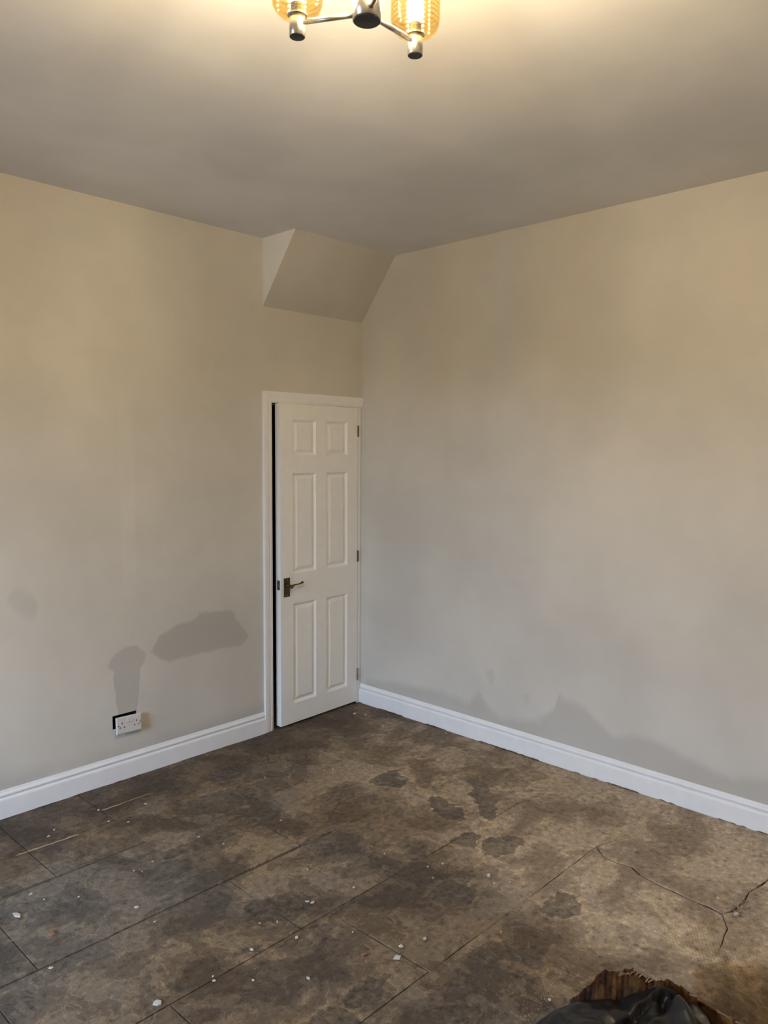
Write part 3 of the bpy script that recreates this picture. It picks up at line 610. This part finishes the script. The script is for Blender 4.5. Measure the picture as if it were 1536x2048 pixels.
def board(name, path, tops, thick=.006, n=70, seed=0, rag=.006):
    """upright torn board along a (u,v) path with a ragged top edge"""
    bm = bmesh.new(); rows = []
    for k in range(n+1):
        f = k/n; u = lerp([(i/(len(path)-1), q[0]) for i, q in enumerate(path)], f); v = lerp([(i/(len(path)-1), q[1]) for i, q in enumerate(path)], f)
        z = lerp(tops, f)+rag*(noise.noise(Vector((f*23, seed, 0)))+1.0*noise.noise(Vector((f*70, seed, 2)))+.6*random.uniform(-1, 1))
        off = .0022*noise.noise(Vector((f*38, seed, 5)))
        col = []
        for hh in (0.0, .45, .8, 1.0):
            w2 = .012*noise.noise(Vector((f*7, hh*2, seed)))*hh
            col.append((uv(u, v+off*hh+w2, max(.0, z*hh))-org, uv(u, v+off*hh+w2+thick, max(.0, z*hh-(0.003 if hh == 1 else 0)))-org))
        rows.append([[bm.verts.new(a) for a, b in col], [bm.verts.new(b) for a, b in col]])
    for A, B in zip(rows, rows[1:]):
        for j in range(3):
            bm.faces.new((A[0][j], B[0][j], B[0][j+1], A[0][j+1])); bm.faces.new((A[1][j], A[1][j+1], B[1][j+1], B[1][j]))
        bm.faces.new((A[0][3], B[0][3], B[1][3], A[1][3])); bm.faces.new((A[0][0], A[1][0], B[1][0], B[0][0]))
    for E_ in (rows[0], rows[-1]):
        for j in range(3): bm.faces.new((E_[0][j], E_[0][j+1], E_[1][j+1], E_[1][j]))
    return obj(name, bm, M_BROWN, bxr)
btop = [(.53, .19), (.558, .212), (.583, .236), (.600, .258), (.608, .270), (.627, .281), (.634, .275), (.674, .279), (.700, .279), (.723, .271), (.738, .260), (.752, .256), (.80, .25), (.84, .235)]
b0, b1 = .53, .84
board('back_board', [(b0, .022), (b1, .022)], [((u-b0)/(b1-b0), z-.004) for u, z in btop], seed=1)
board('side_board', [(.842, .026), (.875, -.03), (.915, -.15), (.955, -.40)], [(0, .225), (.33, .222), (.66, .262), (1, .27)], seed=2, n=60)
board('side_board', [(.53, .018), (.50, -.15), (.47, -.40)], [(0, .13), (.5, .12), (1, .12)], seed=3, n=40, rag=.003)
board('front_board', [(.475, -.40), (.950, -.405)], [(0, .16), (1, .18)], seed=4, n=40, rag=.003)
# frayed fibres on the torn rims
for k in range(26):
    if k < 14:
        u = random.uniform(.66, .755); z = lerp(btop, u)-.004; s = uv(u, .020, z-.012)-org; e_ = s+rt*random.uniform(-.012, .03)+Vector((0, 0, random.uniform(.006, .018)))-fw*random.uniform(0, .008)
    else:
        f = random.uniform(.0, .75); u = lerp([(0, .845), (.33, .875), (.66, .915), (1, .955)], f); v = lerp([(0, .02), (.33, -.03), (.66, -.15), (1, -.40)], f); z = lerp([(0, .225), (.33, .222), (.66, .262), (1, .27)], f)
        s = uv(u, v, z-.004)-org; d_ = (uv(.915, -.15, .262)-uv(.875, -.03, .222)).normalized(); e_ = s+d_*random.uniform(.03, .07)+Vector((0, 0, random.uniform(-.003, .008)))
    obj('torn_fibre', tube([s, (s+e_)/2+Vector((0, 0, .003)), e_], [.0032, .0026, .0008], 5), M_FRAY, bxr)
bag_top = [(.36, .02), (.40, .10), (.43, .134), (.455, .154), (.483, .175), (.504, .183), (.543, .199), (.589, .204), (.636, .207), (.662, .201), (.684, .218), (.713, .227), (.761, .243), (.770, .247), (.793, .243), (.810, .235), (.825, .217), (.831, .205), (.860, .193), (.878, .181), (.890, .154), (.900, .10)]
def bag_mat():
    t = NT('black_polythene'); c = t.n('ShaderNodeTexCoord').outputs['Object']
    n1 = t.noise(c, 22, 4, .6, dist=1.0); n2 = t.noise(c, 90, 3, .6)
    return t.principled((.0075, .0075, .0085, 1), t.rng(n1, .35, .65, .30, .50), spec=.5, bump=t.math('ADD', n1, t.math('MULTIPLY', n2, .25)), strength=.2, dist=.006)
bm = bmesh.new(); NU, NV = 130, 84; grid = []
ss = lambda x, a, b: (lambda t_: t_*t_*(3-2*t_))(max(0, min(1, (x-a)/(b-a))))
for j in range(NV+1):
    v = .016-.40*(j/NV)**1.35; row = []
    for i in range(NU+1):
        u = .352+(.906-.352)*i/NU
        # each cut across the heap narrows a little towards the far side
        uc = u; zc = lerp(bag_top, uc)
        if v > 0: z = zc-(v/.016)**2*.075
        else:
            d = -v; z = zc*(1-.25*ss(d, .10, .36))+.22*min(d, .07)-.06*ss(d, .30, .395)
            # overlapping flap: step along the diagonal crease
            t_ = (d/.10); uline = .790-.150*t_
            sgn = uc-uline; st = ss(sgn, -.004, .006)
            if t_ < 2.2: z -= .034*st*ss(d, .0, .02)*(1-ss(sgn, .05, .12))
            # pleats radiating from the crest on the right-hand side
            ang = math.atan2(uc-.785, d+.03)
            z += st*.017*math.sin(ang*9+.6)*ss(d, .0, .03)
            # soft creases over the left-hand flap
            z += (1-st)*(.006*math.sin((uc*1.0+d*2.2)*26)+.0035*math.sin((uc*2.2-d*1.2)*31+1))*ss(d, .0, .04)
        z += .004*noise.noise(Vector((u*14, v*14, 3)))*ss(-v, -.016, .02)+.0010*noise.noise(Vector((u*45, v*38, 9)))*ss(-v, -.016, .02)
        z += (.007*(noise.ridged_multi_fractal(Vector((u*11+v*4, v*7, 1.3)), 1.0, 2.1, 3, 1.0, 2.0)-1.0))*ss(-v, .0, .05)
        row.append(uv(u, v, max(.004, z)))
    grid.append(row)
borg = uv(.65, -.2, 0)
V = [[bm.verts.new(q-borg) for q in row] for row in grid]
for j in range(NV):
    for i in range(NU): bm.faces.new((V[j][i], V[j][i+1], V[j+1][i+1], V[j+1][i]))
# skirt of the bag tucked down at its rim
rim = V[0]+[V[j][NU] for j in range(1, NV+1)]+V[NV][:-1][::-1]+[V[j][0] for j in range(NV-1, 0, -1)]
low = [bm.verts.new((q.co.x*.97, q.co.y*.97, max(.003, q.co.z-.05))) for q in rim]
for i in range(len(rim)): k = (i+1) % len(rim); bm.faces.new((rim[i], rim[k], low[k], low[i]))
bag = obj('rubbish_bag', bm, bag_mat(), None, loc=borg, smooth=True)
tag(bag, 'crumpled shiny black plastic rubbish bag slumped over the brown box', 'bag')

# ------------------------------------------------------------------ plaster flakes on the floor
random.seed(11)
def flake(name, x, y, size, mat=M_CHIP, thick=.0022, aspect=1.0, rot=None, sharp=False):
    size *= 0.72
    bm = bmesh.new(); n = 4 if sharp else random.randint(5, 7); rot = random.uniform(0, 6.28) if rot is None else rot
    pts = []
    for k in range(n):
        a = 2*math.pi*(k+random.uniform(-.25, .25))/n; r = size*random.uniform(.65, 1.1)
        px, py = r*math.cos(a)*aspect, r*math.sin(a); pts.append((px*math.cos(rot)-py*math.sin(rot), px*math.sin(rot)+py*math.cos(rot)))
    lo = [bm.verts.new((a, b, 0)) for a, b in pts]; hi = [bm.verts.new((a*.93, b*.93, thick*random.uniform(.8, 1.2))) for a, b in pts]
    bm.faces.new(lo[::-1]); bm.faces.new(hi)
    for k in range(n): bm.faces.new((lo[k], lo[(k+1)%n], hi[(k+1)%n], hi[k]))
    return obj(name, bm, mat, None, loc=(x, y, .0022))
big = [(-1.80, -2.00, .020, 'large pointed white plaster flake, nearest of the two bright ones in mid floor', 1.3, M_CHIP, True),
       (-1.75, -1.97, .014, 'smaller pointed white plaster flake beside the large bright one', 1.1, M_CHIP, True),
       (-2.60, -.83, .018, 'long white plaster flake lying on the grey flags at far left', 1.9, M_CHIP, False),
       (-2.51, -.73, .011, 'round white plaster flake on the grey flags nearest the left skirting', 1.2, M_CHIP, False),
       (-2.48, -1.61, .017, 'pale oval striped flake at the bottom left of the floor', 1.5, M_CHIP, False),
       (-2.27, -1.10, .011, 'white oval plaster flake on the dark flags left of centre', 1.4, M_CHIP, False),
       (-1.17, -1.92, .013, 'white plaster flake between the two dark islands on the right', 1.4, M_CHIP, False),
       (-1.62, -2.48, .010, 'white crumb of plaster just left of the black rubbish bag', 1.1, M_CHIP, False),
       (-.74, -2.74, .018, 'pale lump of rubble lying in the wide crack at far right', 1.3, M_CHIP, False),
       (-.20, -.15, .014, 'pale plaster flake in the corner below the door hinge', 1.7, M_CHIP, False),
       (-2.56, -1.03, .016, 'flat terracotta-orange flake on the grey flags at left', 1.5, M_TERRA, False),
       (-1.87, -1.91, .013, 'pointed orange flake in the middle of the floor', 1.6, M_TERRA, True)]
for x, y, s, lab, asp, mt, sh in big: tag(flake('plaster_flake', x, y, s, mt, .004 if s > .012 else .0025, asp, sharp=sh), lab, 'flake', 'larger flakes on the floor')
small = [(-2.49,-.80),(-2.06,-.85),(-2.15,-.86),(-2.13,-.89),(-2.39,-.88),(-2.64,-1.21),(-2.27,-.33),(-2.23,-.29),(-2.27,-1.23),(-2.00,-.25),(-1.81,-.35),(-1.96,-.46),(-2.02,-.39),
 (-.17,-.22),(-1.09,-.36),(-1.06,-.50),(-.94,-.68),(-.90,-.70),(-1.46,-.95),(-1.22,-.52),(-1.81,-.81),(-1.77,-.94),(-1.34,-1.50),(-.17,-.42),(-.24,-.44),
 (-1.65,-1.36),(-1.61,-1.59),(-1.79,-1.55),(-1.80,-1.53),(-2.01,-1.51),(-1.96,-1.55),(-2.29,-1.63),(-2.30,-1.65),(-2.21,-1.74),(-2.12,-1.61),(-1.97,-1.67),(-1.81,-1.79),(-2.08,-1.86),
 (-.88,-1.38),(-.14,-.99),(-.06,-.80),(-.98,-1.72),(-1.05,-1.73),(-.89,-1.88),(-1.20,-1.97),(-1.29,-1.70),(-1.34,-1.77),(-1.66,-2.00),(-1.44,-2.17),(-1.23,-1.73),(-1.15,-2.01),(-.19,-2.34),(-.14,-2.52),(-.41,-2.56),(-.68,-2.65)]
for x, y in small: tag(flake('plaster_crumb', x, y, random.uniform(.0040, .0095), thick=.0022, aspect=random.uniform(1, 1.7)), 'tiny white crumb of plaster scattered on the stone floor', 'crumb', 'tiny plaster crumbs on the floor')
# uncountable sandy grit
bm = bmesh.new()
def grain(x, y, s):
    z = .0026; a = random.uniform(0, 6.28); t_ = bm.verts.new((x, y, z+s*.9)); b = [bm.verts.new((x+s*math.cos(a+k*2.09), y+s*math.sin(a+k*2.09), z-.002)) for k in range(3)]
    for k in range(3): bm.faces.new((b[k], b[(k+1)%3], t_))
for k in range(900): grain(random.uniform(-3.0, -.05), random.uniform(-3.0, -.05), random.uniform(.0008, .0022))
for k in range(260): grain(random.gauss(-1.66, .08), random.gauss(-2.45, .07), random.uniform(.0008, .0018))
for k in range(120): grain(random.gauss(-.70, .05), random.gauss(-2.73, .02), random.uniform(.0015, .005))
for k in range(260): grain(random.uniform(-.045, -.020), random.uniform(-2.0, -.05), random.uniform(.0010, .0028))
for k in range(160): grain(random.uniform(-2.2, -.85), random.uniform(-.045, -.022), random.uniform(.0008, .0022))
tag(obj('plaster_grit', bm, simple('sandy_grit', (.26, .22, .165, 1), .9, var=.5)), 'fine pale sandy grit strewn over the flag floor', 'grit', kind='stuff')
